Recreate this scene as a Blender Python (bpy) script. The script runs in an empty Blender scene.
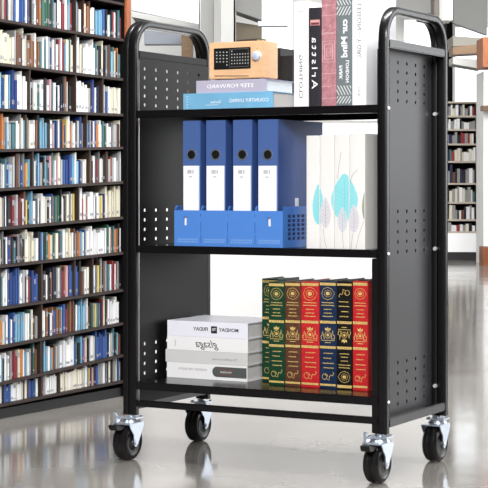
import bpy, bmesh, math, random
from mathutils import Vector, Matrix
R = math.radians
SC = bpy.context.scene
C = SC.collection

# ------------------------------------------------------------------ camera, world, lights, exposure
CAM_H = 0.742
F = 1681.0
HOR = 186.0
cd = bpy.data.cameras.new('camera')
cam = bpy.data.objects.new('camera', cd)
C.objects.link(cam)
cam.location = (0, 0, CAM_H)
cam.rotation_euler = (R(90), 0, 0)
cd.sensor_width = 36
cd.lens = F / 488 * 36
cd.shift_y = -(244 - HOR) / 488
cd.clip_end = 200
SC.camera = cam

w = bpy.data.worlds.new('world')
SC.world = w
w.use_nodes = True
w.node_tree.nodes['Background'].inputs[0].default_value = (0.93, 0.97, 1.0, 1)
w.node_tree.nodes['Background'].inputs[1].default_value = 2.2

def area(name, loc, target, sx, sy, power, col=(1, 1, 1)):
    l = bpy.data.lights.new(name, 'AREA')
    l.shape = 'RECTANGLE'; l.size = sx; l.size_y = sy; l.energy = power; l.color = col
    o = bpy.data.objects.new(name, l)
    C.objects.link(o)
    o.location = loc
    d = Vector(target) - Vector(loc)
    o.rotation_euler = d.to_track_quat('-Z', 'Y').to_euler()
    return o
area('window_daylight', (5.85, 6.9, 1.6), (0, 6.9, 1.6), 4.6, 2.4, 85, (1.0, 1.0, 1.0))
area('added_key_front', (-0.3, -0.6, 2.75), (0.0, 4.6, 0.5), 2.4, 1.2, 335, (1, .985, .97))  # added key light above the camera for the cart's front
area('added_fill_shelving', (1.2, 3.6, 3.3), (-0.7, 5.6, 0.6), 1.6, 1.0, 25, (1, .98, .95))  # added fill light aimed at the left bookcase
area('added_fill_counter', (0.5, 4.6, 3.3), (0.2, 6.4, 0.4), 2.6, 0.5, 200)  # added light that whitens the counter front
area('added_fill_aisle', (2.8, 9.0, 3.3), (2.6, 9.4, 0), 2.5, 4.0, 170)  # added downlight, brightens the right-hand floor and cart end
area('added_fill_hall', (0.5, 13.0, 3.3), (0.5, 17.5, 1.2), 6.0, 2.0, 560)  # added strong light that blows out the far hall

SC.view_settings.view_transform = 'Standard'
SC.view_settings.look = 'None'
SC.view_settings.gamma = 1
SC.view_settings.use_curve_mapping = False
SC.view_settings.exposure = 0.0

# ------------------------------------------------------------------ materials
def lin(c):
    return tuple(((v / 255) / 12.92 if v / 255 <= .04045 else ((v / 255 + .055) / 1.055) ** 2.4) for v in c) + (1,)
MATS = {}
def mat(name, rgb, rough=.5, spec=.5, metal=0.0, noise=0.0, nscale=30, stretch=(1, 1, 1), coat=0, bump=0):
    if name in MATS: return MATS[name]
    m = bpy.data.materials.new(name); m.use_nodes = True
    nt = m.node_tree; b = nt.nodes['Principled BSDF']
    c = lin(rgb)
    b.inputs['Base Color'].default_value = c
    b.inputs['Roughness'].default_value = rough
    b.inputs['Specular IOR Level'].default_value = spec
    b.inputs['Metallic'].default_value = metal
    b.inputs['Coat Weight'].default_value = coat
    if noise or bump:
        tc = nt.nodes.new('ShaderNodeTexCoord'); mp = nt.nodes.new('ShaderNodeMapping')
        mp.inputs['Scale'].default_value = stretch
        nz = nt.nodes.new('ShaderNodeTexNoise'); nz.inputs['Scale'].default_value = nscale
        nz.inputs['Detail'].default_value = 4
        nt.links.new(tc.outputs['Object'], mp.inputs[0]); nt.links.new(mp.outputs[0], nz.inputs[0])
        if noise:
            r = nt.nodes.new('ShaderNodeValToRGB')
            r.color_ramp.elements[0].position = .3; r.color_ramp.elements[1].position = .7
            r.color_ramp.elements[0].color = tuple(max(0, v * (1 - noise)) for v in c[:3]) + (1,)
            r.color_ramp.elements[1].color = tuple(min(1, v * (1 + noise)) for v in c[:3]) + (1,)
            nt.links.new(nz.outputs[0], r.inputs[0]); nt.links.new(r.outputs[0], b.inputs['Base Color'])
        if bump:
            bp = nt.nodes.new('ShaderNodeBump'); bp.inputs['Strength'].default_value = bump
            bp.inputs['Distance'].default_value = .002
            nt.links.new(nz.outputs[0], bp.inputs['Height']); nt.links.new(bp.outputs[0], b.inputs['Normal'])
    MATS[name] = m
    return m

M_BLACK = mat('black_powder_coat', (15, 14, 16), .27, .5, bump=.05, nscale=900)
M_PANR = mat('panel_black_lit', (64, 64, 67), .42, .5)  # panel coat lightened for the daylight falling on the right end
M_PANL = mat('panel_black_shaded', (14, 13, 14), .5, .3)  # same coat darkened for the shade inside the left end
M_SHELF = mat('black_shelf_enamel', (14, 13, 15), .22, .5)
M_DARKIN = mat('black_plastic', (12, 12, 13), .4)
M_ZINC = mat('zinc_plated_steel', (205, 214, 226), .28, .5, .75)
M_RUBBER = mat('black_rubber', (20, 19, 20), .28, .5)
M_HUB = mat('dark_hub_plastic', (48, 40, 42), .3, .5)
M_SCREW = mat('bright_screw', (225, 226, 228), .3, .5, .5)
M_PAPER = mat('page_paper', (226, 224, 222), .9, .2, noise=.08, nscale=60, stretch=(1, 1, 30))
M_SHADEP = mat('shaded_page_edges', (92, 84, 74), .95, .1)  # page edges darkened for the shade above the shelved books
M_PAPERV = mat('page_paper_upright', (216, 212, 200), .9, .2, noise=.1, nscale=60, stretch=(30, 1, 1))
M_WHITE = mat('white_cover', (246, 246, 250), .45, .4)
M_INK = mat('black_ink', (38, 38, 42), .6)
M_GREYINK = mat('grey_ink', (140, 140, 146), .6)
M_GOLD = mat('gold_foil', (214, 184, 112), .42, .5, .0, noise=.25, nscale=180)

# ------------------------------------------------------------------ geometry helpers
def bm_box(bm, x0, x1, y0, y1, z0, z1, mi=0):
    v = [bm.verts.new(p) for p in ((x0, y0, z0), (x1, y0, z0), (x1, y1, z0), (x0, y1, z0),
                                   (x0, y0, z1), (x1, y0, z1), (x1, y1, z1), (x0, y1, z1))]
    fs = [bm.faces.new([v[i] for i in q]) for q in ((0, 3, 2, 1), (4, 5, 6, 7), (0, 1, 5, 4), (1, 2, 6, 5), (2, 3, 7, 6), (3, 0, 4, 7))]
    for f in fs: f.material_index = mi
    return v, fs
def box(x0, x1, y0, y1, z0, z1, bev=0.0, seg=2):
    bm = bmesh.new(); bm_box(bm, x0, x1, y0, y1, z0, z1)
    if bev: bmesh.ops.bevel(bm, geom=bm.edges[:], offset=bev, segments=seg, affect='EDGES', clamp_overlap=True)
    return bm
def bm_cyl(bm, c, axis, r0, r1, length, n=24, mi=0):
    a = Vector(axis).normalized()
    t = a.orthogonal().normalized(); s = a.cross(t)
    c = Vector(c)
    A, B = [], []
    for i in range(n):
        d = t * math.cos(2 * math.pi * i / n) + s * math.sin(2 * math.pi * i / n)
        A.append(bm.verts.new(c + d * r0)); B.append(bm.verts.new(c + a * length + d * r1))
    fs = [bm.faces.new((A[i], A[(i + 1) % n], B[(i + 1) % n], B[i])) for i in range(n)]
    fs.append(bm.faces.new(A[::-1])); fs.append(bm.faces.new(B))
    for f in fs: f.material_index = mi
def bm_lathe(bm, c, axis, prof, n=32):
    """prof: list of (radius, distance along axis), closed ring of faces"""
    a = Vector(axis).normalized(); t = a.orthogonal().normalized(); s = a.cross(t); c = Vector(c)
    rings = []
    for r, h in prof:
        rings.append([bm.verts.new(c + a * h + (t * math.cos(2 * math.pi * i / n) + s * math.sin(2 * math.pi * i / n)) * r) for i in range(n)])
    for k in range(len(rings) - 1):
        for i in range(n):
            bm.faces.new((rings[k][i], rings[k][(i + 1) % n], rings[k + 1][(i + 1) % n], rings[k + 1][i]))
    bm.faces.new(rings[0][::-1]); bm.faces.new(rings[-1])
def bm_prism(bm, pts, axis, a0, a1):
    """extrude a 2D outline; axis 'x': pts are (y,z); 'y': pts are (x,z); 'z': (x,y)"""
    def P(p, a):
        return {'x': (a, p[0], p[1]), 'y': (p[0], a, p[1]), 'z': (p[0], p[1], a)}[axis]
    A = [bm.verts.new(P(p, a0)) for p in pts]; B = [bm.verts.new(P(p, a1)) for p in pts]
    n = len(pts)
    for i in range(n): bm.faces.new((A[i], A[(i + 1) % n], B[(i + 1) % n], B[i]))
    bm.faces.new(A[::-1]); bm.faces.new(B)
def obj(name, bm, m=None, parent=None, smooth=False):
    bmesh.ops.recalc_face_normals(bm, faces=bm.faces[:])
    me = bpy.data.meshes.new(name); bm.to_mesh(me); bm.free()
    o = bpy.data.objects.new(name, me); C.objects.link(o)
    for mm in (m if isinstance(m, (list, tuple)) else [m]):
        if mm: me.materials.append(mm)
    if smooth:
        for p in me.polygons: p.use_smooth = True
        try: me.set_sharp_from_angle(angle=R(38))
        except Exception: pass
    if parent: o.parent = parent
    return o
def tag(o, label=None, cat=None, group=None, kind=None):
    if label: o['label'] = label
    if cat: o['category'] = cat
    if group: o['group'] = group
    if kind: o['kind'] = kind
    return o
def struct(name, bm, m, smooth=False):
    return tag(obj(name, bm, m, None, smooth), kind='structure')

# cart frame of reference: x to the cart's right, y into its depth
TH = R(28.8)
EX = Vector((math.cos(TH), -math.sin(TH), 0)); EY = Vector((math.sin(TH), math.cos(TH), 0)); OO = Vector((.357, 4.2026, 0))
def cw(x, y, z): return OO + EX * x + EY * y + Vector((0, 0, z))
def cthing(name, label, cat, x, y, z, group=None, rz=0):
    o = bpy.data.objects.new(name, None); C.objects.link(o)
    o.empty_display_size = .05
    o.location = cw(x, y, z); o.rotation_euler = (0, 0, -TH + rz)
    return tag(o, label, cat, group)
def onfront(px, py, y0=0.0):
    """point of the cart-aligned plane at depth y0 that shows at photo position (px, py) -> cart x, z"""
    k = (px - 244) / F; b = OO + EY * y0
    x = (k * b.y - b.x) / (EX.x - k * EX.y); p = b + EX * x
    return x, CAM_H - (py - HOR) * p.y / F

def text_bm(s, size, fn, italic=False, bold=0.0, space=1.0):
    """text as a flat mesh; fn maps (u, v) text coordinates to a local 3D point"""
    cu = bpy.data.curves.new('t', 'FONT'); cu.body = s; cu.size = size; cu.align_x = 'CENTER'; cu.align_y = 'CENTER'
    cu.resolution_u = 2; cu.offset = bold; cu.space_character = space
    if italic: cu.shear = .4
    o = bpy.data.objects.new('t', cu); C.objects.link(o)
    dg = bpy.context.evaluated_depsgraph_get(); dg.update()
    me = bpy.data.meshes.new_from_object(o.evaluated_get(dg), depsgraph=dg)
    bm = bmesh.new(); bm.from_mesh(me)
    for v in bm.verts: v.co = Vector(fn(v.co.x, v.co.y))
    bpy.data.objects.remove(o); bpy.data.curves.remove(cu); bpy.data.meshes.remove(me)
    return bm
def ribbon(bm, pts, wd, y=0.0, mi=0, closed=False):
    """flat stroke in the x-z plane"""
    n = len(pts)
    L = []
    for i, p in enumerate(pts):
        a = pts[(i - 1) % n] if (i or closed) else p; b = pts[(i + 1) % n] if (i < n - 1 or closed) else p
        d = Vector((b[0] - a[0], b[1] - a[1]))
        d = d.normalized() if d.length > 1e-9 else Vector((1, 0))
        nx, nz = -d.y * wd / 2, d.x * wd / 2
        L.append((bm.verts.new((p[0] + nx, y, p[1] + nz)), bm.verts.new((p[0] - nx, y, p[1] - nz))))
    for i in range(n if closed else n - 1):
        a, b = L[i], L[(i + 1) % n]
        bm.faces.new((a[0], a[1], b[1], b[0])).material_index = mi
def poly(bm, pts, y=0.0, mi=0):
    f = bm.faces.new([bm.verts.new((p[0], y, p[1])) for p in pts]); f.material_index = mi
    return f
def ell(cx, cz, rx, rz, n=18, pointed=0):
    out = []
    for i in range(n):
        a = 2 * math.pi * i / n
        out.append((cx + rx * math.cos(a), cz + rz * math.sin(a)))
    return out

# ------------------------------------------------------------------ the hall (setting)
fm = bpy.data.materials.new('polished_concrete'); fm.use_nodes = True
nt = fm.node_tree; b = nt.nodes['Principled BSDF']
tc = nt.nodes.new('ShaderNodeTexCoord')
n1 = nt.nodes.new('ShaderNodeTexNoise'); n1.inputs['Scale'].default_value = 1.6; n1.inputs['Detail'].default_value = 6
rp = nt.nodes.new('ShaderNodeValToRGB'); rp.color_ramp.elements[0].position = .3; rp.color_ramp.elements[1].position = .72
rp.color_ramp.elements[0].color = lin((112, 108, 104)); rp.color_ramp.elements[1].color = lin((146, 143, 138))
n2 = nt.nodes.new('ShaderNodeTexNoise'); n2.inputs['Scale'].default_value = 3.0; n2.inputs['Detail'].default_value = 3
mr = nt.nodes.new('ShaderNodeMapRange'); mr.inputs[3].default_value = .04; mr.inputs[4].default_value = .16
n3 = nt.nodes.new('ShaderNodeTexNoise'); n3.inputs['Scale'].default_value = 2.2
bp = nt.nodes.new('ShaderNodeBump'); bp.inputs['Strength'].default_value = .12; bp.inputs['Distance'].default_value = .01
for n in (n1, n2, n3): nt.links.new(tc.outputs['Object'], n.inputs[0])
nt.links.new(n1.outputs[0], rp.inputs[0]); nt.links.new(rp.outputs[0], b.inputs['Base Color'])
nt.links.new(n2.outputs[0], mr.inputs[0]); nt.links.new(mr.outputs[0], b.inputs['Roughness'])
nt.links.new(n3.outputs[0], bp.inputs['Height']); nt.links.new(bp.outputs[0], b.inputs['Normal'])
XL, XR, YF, YB, ZC = -3.2, 6.0, -3.0, 17.8, 3.4
struct('floor', box(XL - .2, XR + .2, YF - .2, YB + .2, -.15, 0), fm)
M_WALL = mat('white_wall_paint', (236, 236, 234), .8, .3)
M_GREYWALL = mat('pale_grey_paint', (164, 164, 162), .8, .3)
M_DIM = mat('charcoal_wall_paint', (58, 56, 56), .85, .2)
M_BEIGE = mat('beige_plaster', (112, 104, 90), .8, .3)
struct('ceiling', box(XL - .2, XR + .2, YF - .2, YB + .2, ZC, ZC + .15), M_GREYWALL)
struct('wall_left', box(XL - .15, XL, YF, YB, 0, ZC), M_DIM)
struct('wall_front', box(XL - .15, XR + .15, YF - .15, YF, 0, ZC), M_DIM)
# right wall: sill, head and ends round the long window band
bm = bmesh.new()
bm_box(bm, XR, XR + .15, YF, YB, 0, .35); bm_box(bm, XR, XR + .15, YF, YB, 2.85, ZC)
bm_box(bm, XR, XR + .15, YF, 4.6, .35, 2.85); bm_box(bm, XR, XR + .15, 9.2, YB, .35, 2.85)
struct('wall_right', bm, M_DIM)

def at(px, py, Y): return ((px - 244) / F * Y, Y, CAM_H - (py - HOR) / F * Y)
def wbox(name, px0, px1, py0, py1, Y, thick, m, slope=0.0, bev=0.0, zfloor=None, dy0=0.0, dy1=0.0):
    """upright slab standing in the hall at depth Y; slope tilts its run, dy changes its height along the run"""
    x0, _, z1 = at(px0, py0, Y); x1, _, z0 = at(px1, py1, Y)
    s = Y / F
    if zfloor is not None: z0 = zfloor
    if py0 <= -30: z1 = ZC - .001
    bm = bmesh.new()
    pts = [(x0, z0), (x1, z0 - dy1 * s), (x1, z1 - dy0 * s), (x0, z1)]
    bm_prism(bm, pts, 'y', Y, Y + thick)
    if bev: bmesh.ops.bevel(bm, geom=bm.edges[:], offset=bev, segments=2, affect='EDGES')
    return struct(name, bm, m)

# back wall with openings: window_1 between the columns, window_2 on the right
ow = [(at(258, 0, YB)[0], at(296, 0, YB)[0], 1.9, 3.1), (at(401, 0, YB)[0], at(436, 0, YB)[0], 1.5, 2.55), (at(452, 0, YB)[0], at(500, 0, YB)[0], 1.2, 2.47)]
xs = sorted({XL, XR} | {a for o_ in ow for a in o_[:2]})
bm = bmesh.new()
for a, b_ in zip(xs[:-1], xs[1:]):
    o_ = [q for q in ow if q[0] <= a + 1e-6 and q[1] >= b_ - 1e-6]
    if o_:
        bm_box(bm, a, b_, YB, YB + .2, 0, o_[0][2]); bm_box(bm, a, b_, YB, YB + .2, o_[0][3], ZC)
    else: bm_box(bm, a, b_, YB, YB + .2, 0, ZC)
struct('wall_back', bm, M_WALL)
M_GLASS = mat('window_glass', (250, 250, 250), .05, .5)
M_GLASS.node_tree.nodes['Principled BSDF'].inputs['Transmission Weight'].default_value = 1
M_GLASS.node_tree.nodes['Principled BSDF'].inputs['IOR'].default_value = 1.05
for i, q in enumerate(ow):
    bm = bmesh.new()
    t = .04
    bm_box(bm, q[0], q[1], YB + .05, YB + .12, q[2], q[2] + t); bm_box(bm, q[0], q[1], YB + .05, YB + .12, q[3] - t, q[3])
    bm_box(bm, q[0], q[0] + t, YB + .05, YB + .12, q[2] + t, q[3] - t); bm_box(bm, q[1] - t, q[1], YB + .05, YB + .12, q[2] + t, q[3] - t)
    wf = struct('window_%d' % (i + 1), bm, M_WALL)
    obj('pane', box(q[0] + t, q[1] - t, YB + .08, YB + .09, q[2] + t, q[3] - t), M_GLASS, wf)
# skirting along the back wall
struct('baseboard_back', box(XL, XR, YB - .03, YB, 0, .08), mat('black_skirting', (24, 22, 22), .4))

# columns, beams and bulkheads seen above and behind the cart
M_COLG = mat('column_grey', (158, 158, 155), .8, .3)
M_COLW = mat('column_white', (240, 240, 238), .8, .3)
M_BULK = mat('bulkhead_grey', (132, 132, 130), .8, .3)
M_DK = mat('dark_mullion', (9, 8, 8), .8, .1)
M_TAN = mat('tan_timber', (118, 92, 66), .55, .4, noise=.15, nscale=8, stretch=(1, 1, 6))
M_OAK = mat('orange_timber', (128, 70, 32), .5, .4, noise=.2, nscale=8, stretch=(6, 1, 1))
wbox('trim_1', 200, 213, -40, 262, 15.6, .35, M_COLG, zfloor=0)
wbox('trim_2', 221, 233.6, -40, 262, 15.2, .35, M_COLG, zfloor=0)
wbox('trim_3', 233.8, 235.4, -40, 45, 15.2, .1, M_DK, zfloor=0)
wbox('trim_4', 236, 262, 22, 40, 16.5, .4, M_BEIGE, dy0=4, dy1=-2)
wbox('trim_5', 236, 262, -30, 11, 16.2, .4, M_BULK, dy0=0, dy1=9)
wbox('trim_6', 258, 288, 21, 26, 15.0, .12, mat('steel_grey_beam', (150, 154, 160), .6))
wbox('trim_7', 132, 199, -30, 10, 13.0, .5, mat('hanging_panel_white', (176, 178, 182), .7), dy0=0, dy1=14)
wbox('trim_8', 132, 199, 11, 17, 12.9, .6, M_COLG, dy0=13, dy1=13)
wbox('trim_9', 198.6, 199.8, -30, 45, 12.8, .1, mat('slate_rod', (96, 98, 100), .5))
wbox('trim_10', 181.5, 192, 34, 262, 16.0, .4, M_TAN, zfloor=0)
wbox('trim_11', 144, 181, 30, 44, 16.4, .2, mat('blue_grey_panel', (150, 156, 166), .6), dy0=4, dy1=0)
# right-hand side
wbox('trim_12', 446.5, 452.6, 22, 262, 17.3, .25, M_DK, zfloor=0)
wbox('trim_13', 434.5, 443, -30, 22, 14.8, .3, mat('umber_post', (92, 84, 78), .6))
wbox('trim_14', 385, 434, -30, 13, 16.5, .3, M_BULK)
wbox('trim_15', 453.5, 487, -30, 23, 16.7, .1, M_BULK, dy0=0, dy1=12)
wbox('trim_16', 453, 482, 36, 46, 15.6, .7, mat('soffit_putty', (148, 144, 135), .8), dy0=2, dy1=-1)
wbox('trim_17', 453, 481.5, 47, 54.5, 15.2, .3, M_TAN, dy0=-3, dy1=-1.5)
wbox('trim_18', 453, 482, 57, 64, 14.9, .3, M_COLG, dy0=3, dy1=5)
wbox('trim_19', 483, 500, 37, 67, 14.5, .4, M_OAK)
wbox('trim_20', 483.5, 500, 71, 262, 15.9, .5, M_COLW, zfloor=0)
wbox('trim_21', 482.6, 500, 105.5, 110.5, 15.7, .15, M_TAN)
wbox('trim_22', 483, 500, 247, 262, 15.6, .25, M_OAK, zfloor=0)
wbox('trim_23', 443.5, 452.6, -30, 20, 14.5, .3, M_COLW)

# ------------------------------------------------------------------ white counter behind the cart
cx0 = at(137, 0, 6.35)[0]; cx1 = at(432, 0, 6.35)[0]
t = bpy.data.objects.new('service_counter', None); C.objects.link(t); t.location = ((cx0 + cx1) / 2, 6.35, 0)
tag(t, 'long plain white counter standing behind the black book cart', 'counter')
hw = (cx1 - cx0) / 2
M_CTR = mat('white_laminate', (250, 250, 250), .45, .4)
obj('front_panel', box(-hw, hw, 0, .02, .0, .985, .003), M_CTR, t)
obj('side_panel', box(-hw, -hw + .02, .0205, .5, 0, .985), M_CTR, t)
obj('side_panel', box(hw - .02, hw, .0205, .5, 0, .985), M_CTR, t)
obj('countertop', box(-hw - .01, hw + .01, -.012, .52, .9855, 1.015, .004), M_CTR, t)

# ------------------------------------------------------------------ library bookcase on the left
BA = Vector((-.774, 5.33, 0)); BB = Vector((-.429, 5.91, 0))
BU = (BB - BA).normalized(); BN = Vector((BU.y, -BU.x, 0))      # BN points to the aisle
BANG = math.atan2(BU.y, BU.x)
def onwall(px, py):
    k = (px - 244) / F
    u = (k * BA.y - BA.x) / (BU.x - k * BU.y); p = BA + BU * u
    return u, CAM_H - (py - HOR) * p.y / F
bc = bpy.data.objects.new('library_bookcase', None); C.objects.link(bc)
bc.location = BA; bc.rotation_euler = (0, 0, BANG)
tag(bc, 'tall dark wooden library bookcase packed with books, left of the cart', 'bookcase')
# local axes of the bookcase: x along the run, -y towards the aisle, +y into the case
M_BCW = mat('dark_brown_shelf_wood', (40, 27, 23), .5, .3, noise=.3, nscale=14, stretch=(1, 6, 6))
M_BCB = mat('interior_shade_black', (10, 9, 9), .8, .1)  # black colour stands in for the dark, shaded shelf interior
M_BCE = mat('red_brown_end_wood', (140, 78, 42), .45, .4, noise=.2, nscale=10, stretch=(6, 6, 1))
U0 = -.05; UE = onwall(124.5, 200)[0]; DEP = .16; TOPZ = 1.62
ROWS = [(-22, 4), (20, 40), (64, 79.5), (109.7, 115), (150.6, 148), (189.8, 182.6), (228.7, 218), (266.6, 253.3), (308.7, 290.6), (347.6, 324), (384.5, 356), (406, 382)]
board = []
for ya, yb in ROWS:
    u0, z0 = onwall(0, ya); u1, z1 = onwall(122, yb)
    board.append((u0, z0, (z1 - z0) / (u1 - u0)))
def bz(k, u):
    u0, z0, s = board[k]; return z0 + s * (u - u0)
for k in range(len(ROWS)):
    bm = bmesh.new()
    th = .009
    bm_prism(bm, [(U0, bz(k, U0) - th / 2), (UE, bz(k, UE) - th / 2), (UE, bz(k, UE) + th / 2), (U0, bz(k, U0) + th / 2)], 'y', 0, DEP)
    obj('shelf', bm, M_BCW, bc)
obj('back_panel', box(U0, UE + .03, DEP + .0005, DEP + .012, 0, TOPZ), M_BCB, bc)
obj('end_panel', box(UE + .0005, UE + .034, -.006, DEP, 0, TOPZ, .003), M_BCE, bc)
obj('end_panel', box(U0 - .03, U0 - .0005, -.006, DEP, 0, TOPZ, .003), M_BCE, bc)
obj('added_black_sheet', box(UE - .0015, UE, 0, DEP, .0, TOPZ - .041), M_BCB, bc)  # added black sheet over the end panel's inner face
obj('plinth', box(U0, UE, .012, DEP, 0, bz(11, 0) - .012), mat('black_plinth', (12, 11, 12), .6), bc)
obj('cornice', box(U0, UE, -.004, DEP, TOPZ - .04, TOPZ), M_BCE, bc)
DIV = [(77, 1, 77), (77, 2, 77), (31, 3, 31), (104, 3, 104), (77, 3, 77), (35, 4, 35), (88, 4, 88), (34, 5, 36), (63, 5, 64), (91, 5, 91), (36, 6, 36), (80, 6, 80),
       (33, 7, 33), (85, 7, 85), (43, 8, 43), (76, 8, 76), (94, 8, 94), (43, 9, 43), (82, 9, 82), (42, 10, 42), (86, 10, 86), (43, 11, 43), (61, 11, 61)]
divs = {k: [] for k in range(12)}
M_DIV = mat('pale_divider_wood', (54, 42, 36), .5, .4)
for px, k, _ in DIV[:5] + DIV[6:8] + DIV[9:12:2] + DIV[14:17] + DIV[17:22:2] + DIV[22:]:
    u = onwall(px, 200)[0]; divs[k].append(u)
    obj('divider', box(u - .0022, u + .0022, .004, DEP, bz(k, u) + .0048, bz(k - 1, u) - .0048), M_DIV, bc)

# the books: one unit book in three looks, copied and sized
BCOL = {
 'white': [(240, 240, 238), (230, 232, 236)], 'cream': [(226, 218, 190), (214, 206, 180), (236, 230, 210)], 'grey': [(150, 150, 150), (112, 116, 120), (176, 178, 180)],
 'black': [(26, 26, 30), (40, 36, 38)], 'blue': [(38, 84, 164), (30, 60, 140)], 'azure': [(120, 180, 214), (96, 160, 196)], 'brown': [(112, 66, 44), (140, 90, 56), (84, 52, 40)],
 'red': [(166, 40, 44), (140, 34, 50)], 'green': [(46, 98, 74), (60, 110, 96)], 'teal': [(64, 116, 124)], 'yellow': [(220, 196, 96)], 'orange': [(208, 120, 56)], 'pink': [(206, 150, 162)], 'navy': [(28, 36, 78)]}
BW = {'white': 22, 'cream': 15, 'grey': 18, 'black': 22, 'blue': 6, 'azure': 6, 'brown': 14, 'red': 4, 'green': 4, 'teal': 4, 'yellow': 2, 'orange': 3, 'pink': 2, 'navy': 3}
OVER = [(3, 14, 21, 'blue'), (3, 21, 30, 'white'), (3, 98, 103, 'navy'), (3, 80, 90, 'white'), (3, 112, 121, 'cream'), (1, 17, 27, 'blue'), (1, 46, 51, 'green'), (1, 65, 69, 'red'), (1, 99, 105, 'azure'),
        (2, 62, 66, 'red'), (2, 33, 41, 'brown'), (2, 86, 97, 'white'), (2, 4, 13, 'cream'), (5, 66, 74, 'blue'), (5, 75, 82, 'azure'), (6, 57, 63, 'green'), (6, 92, 97, 'white'),
        (6, 108, 121, 'cream'), (4, 1, 7, 'orange'), (4, 14, 19, 'teal'), (4, 42, 50, 'azure'), (4, 112, 120, 'grey'), (8, 12, 26, 'blue'), (8, 34, 42, 'blue'), (8, 73, 79, 'blue'), (8, 112, 120, 'red'),
        (9, 8, 19, 'blue'), (9, 19, 27, 'azure'), (9, 80, 87, 'azure'), (9, 110, 121, 'white'), (7, 28, 40, 'cream'), (7, 90, 108, 'white'), (10, 99, 110, 'blue'), (10, 63, 76, 'white'), (10, 17, 21, 'red'),
        (11, 0, 5, 'blue'), (11, 8, 14, 'blue'), (11, 15, 24, 'white'), (11, 33, 37, 'blue'), (11, 48, 59, 'white'), (11, 63, 90, 'cream'), (2, 44, 50, 'teal'), (3, 40, 44, 'teal'), (3, 54, 58, 'teal'), (10, 47, 54, 'azure')]
def unit_book(style):
    bm = bmesh.new()
    bm_box(bm, -.5, .5, .0, .03, 0, 1, 0)                    # spine
    bm_box(bm, -.5, -.42, .03, 1, 0, 1, 0); bm_box(bm, .42, .5, .03, 1, 0, 1, 0)
    bm_box(bm, -.42, .42, .03, .97, .02, .98, 1)             # pages
    if style == 1: bm_box(bm, -.38, .38, -.006, 0, .12, .24, 2)
    if style == 2:
        bm_box(bm, -.38, .38, -.006, 0, .70, .88, 2); bm_box(bm, -.38, .38, -.006, 0, .10, .15, 2)
    bmesh.ops.recalc_face_normals(bm, faces=bm.faces[:])
    me = bpy.data.meshes.new('book'); bm.to_mesh(me); bm.free()
    for m in (M_WHITE, M_SHADEP, M_GREYINK): me.materials.append(m)
    return me
UB = [unit_book(i) for i in range(3)]
rnd = random.Random(11)
plan = []
for k in range(1, 12):
    u = onwall(-1.5, 200)[0]
    while True:
        if rnd.random() < .45: u += rnd.uniform(.002, .0065)     # a gap
        th = rnd.choice((.005, .0055, .006, .0065, .0075, .0085, .010, .012)) * rnd.uniform(.9, 1.1)
        if u + th > UE - .003: break
        hit = [d for d in divs[k] if u - .0045 < d < u + th + .0045]
        if hit: u = hit[0] + .005; continue
        pxm = 0
        for q in range(124):
            if onwall(q, 200)[0] <= u + th / 2: pxm = q
        cname = None
        for kk, a, b_, nm in OVER:
            if kk == k and a <= pxm <= b_: cname = nm
        if cname is None: cname = rnd.choices(list(BW), list(BW.values()))[0]
        elif rnd.random() < .15: cname = 'white'
        gap = min(bz(k - 1, u), bz(k - 1, u + th)) - bz(k, u) - .0095
        if gap < .05: gap = max(gap, .03)
        hh = gap * (rnd.uniform(.64, .87) if k < 11 else rnd.uniform(.8, .97))
        if rnd.random() < .12: hh = gap * .94
        plan.append(dict(k=k, u=u + th / 2, th=th, h=hh, c=cname, v=rnd.randrange(len(BCOL[cname])), s=rnd.choice((0, 0, 1, 2)), d=rnd.uniform(.085, .11), lean=(rnd.uniform(-.02, .02))))
        u += th + .0006
ORD = ['', 'top', 'second', 'third', 'fourth', 'fifth', 'sixth', 'seventh', 'eighth', 'ninth', 'tenth', 'lowest']
byrow = {k: [p for p in plan if p['k'] == k] for k in range(1, 12)}
PER = 28
seen = {}
stuffbm = {}
def cm(name, v, kind='bookcase'):
    c = BCOL[name][v]; g = sum(c) / 3
    c = tuple(int((q * .78 + g * .22) * .9) for q in c)          # faded cloth and paper spines
    return mat('%s_cloth_cover_%d' % (name.replace(' ', '_'), v), c, .6, .3)
stuff_bm = bmesh.new(); stuff_mats = [M_SHADEP, M_GREYINK]
def bucket(m):
    if m not in stuff_mats: stuff_mats.append(m)
    return stuff_mats.index(m)
indiv = 0
for k, row in byrow.items():
    nk = PER if k != 11 else 20
    for i, p in enumerate(row):
        z = bz(k, p['u']) + .0048 + abs(board[k][2]) * p['th'] / 2
        y0 = .012 + (.11 - p['d']) * .12
        m = cm(p['c'], p['v'])
        if i < nk and indiv < 300:
            indiv += 1
            o = bpy.data.objects.new('book', UB[p['s']]); C.objects.link(o)
            o.location = BA + BU * p['u'] - BN * y0 + Vector((0, 0, z))
            o.rotation_euler = (0, 0, BANG); o.scale = (p['th'], p['d'], p['h'])
            o.material_slots[0].link = 'OBJECT'; o.material_slots[0].material = m
            tk = 'thin' if p['th'] < .0063 else ('thick' if p['th'] > .009 else 'medium')
            lf = row[i - 1]['c'] if i else None; rt = row[i + 1]['c'] if i + 1 < len(row) else None
            where = ('between %s and %s ones' % (lf, rt)) if lf else ('leftmost, beside a %s one' % rt)
            shelf = 'on the %s shelf of the bookcase' % ORD[k]
            p['o'] = o; p['lab'] = '%s %s book %s %s' % (tk, p['c'], where, shelf)
            tag(o, p['lab'], 'book', 'books packed on the bookcase shelves')
            seen.setdefault(p['lab'], []).append(p)
        else:
            v, fs = bm_box(stuff_bm, p['u'] - p['th'] / 2, p['u'] + p['th'] / 2, y0, y0 + p['d'], z, z + p['h'], bucket(m))
            fs[1].material_index = 0
            if p['s']:
                w_ = p['th'] * .38
                bm_box(stuff_bm, p['u'] - w_, p['u'] + w_, y0 - .0008, y0, z + p['h'] * .12, z + p['h'] * .22, 1)
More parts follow.
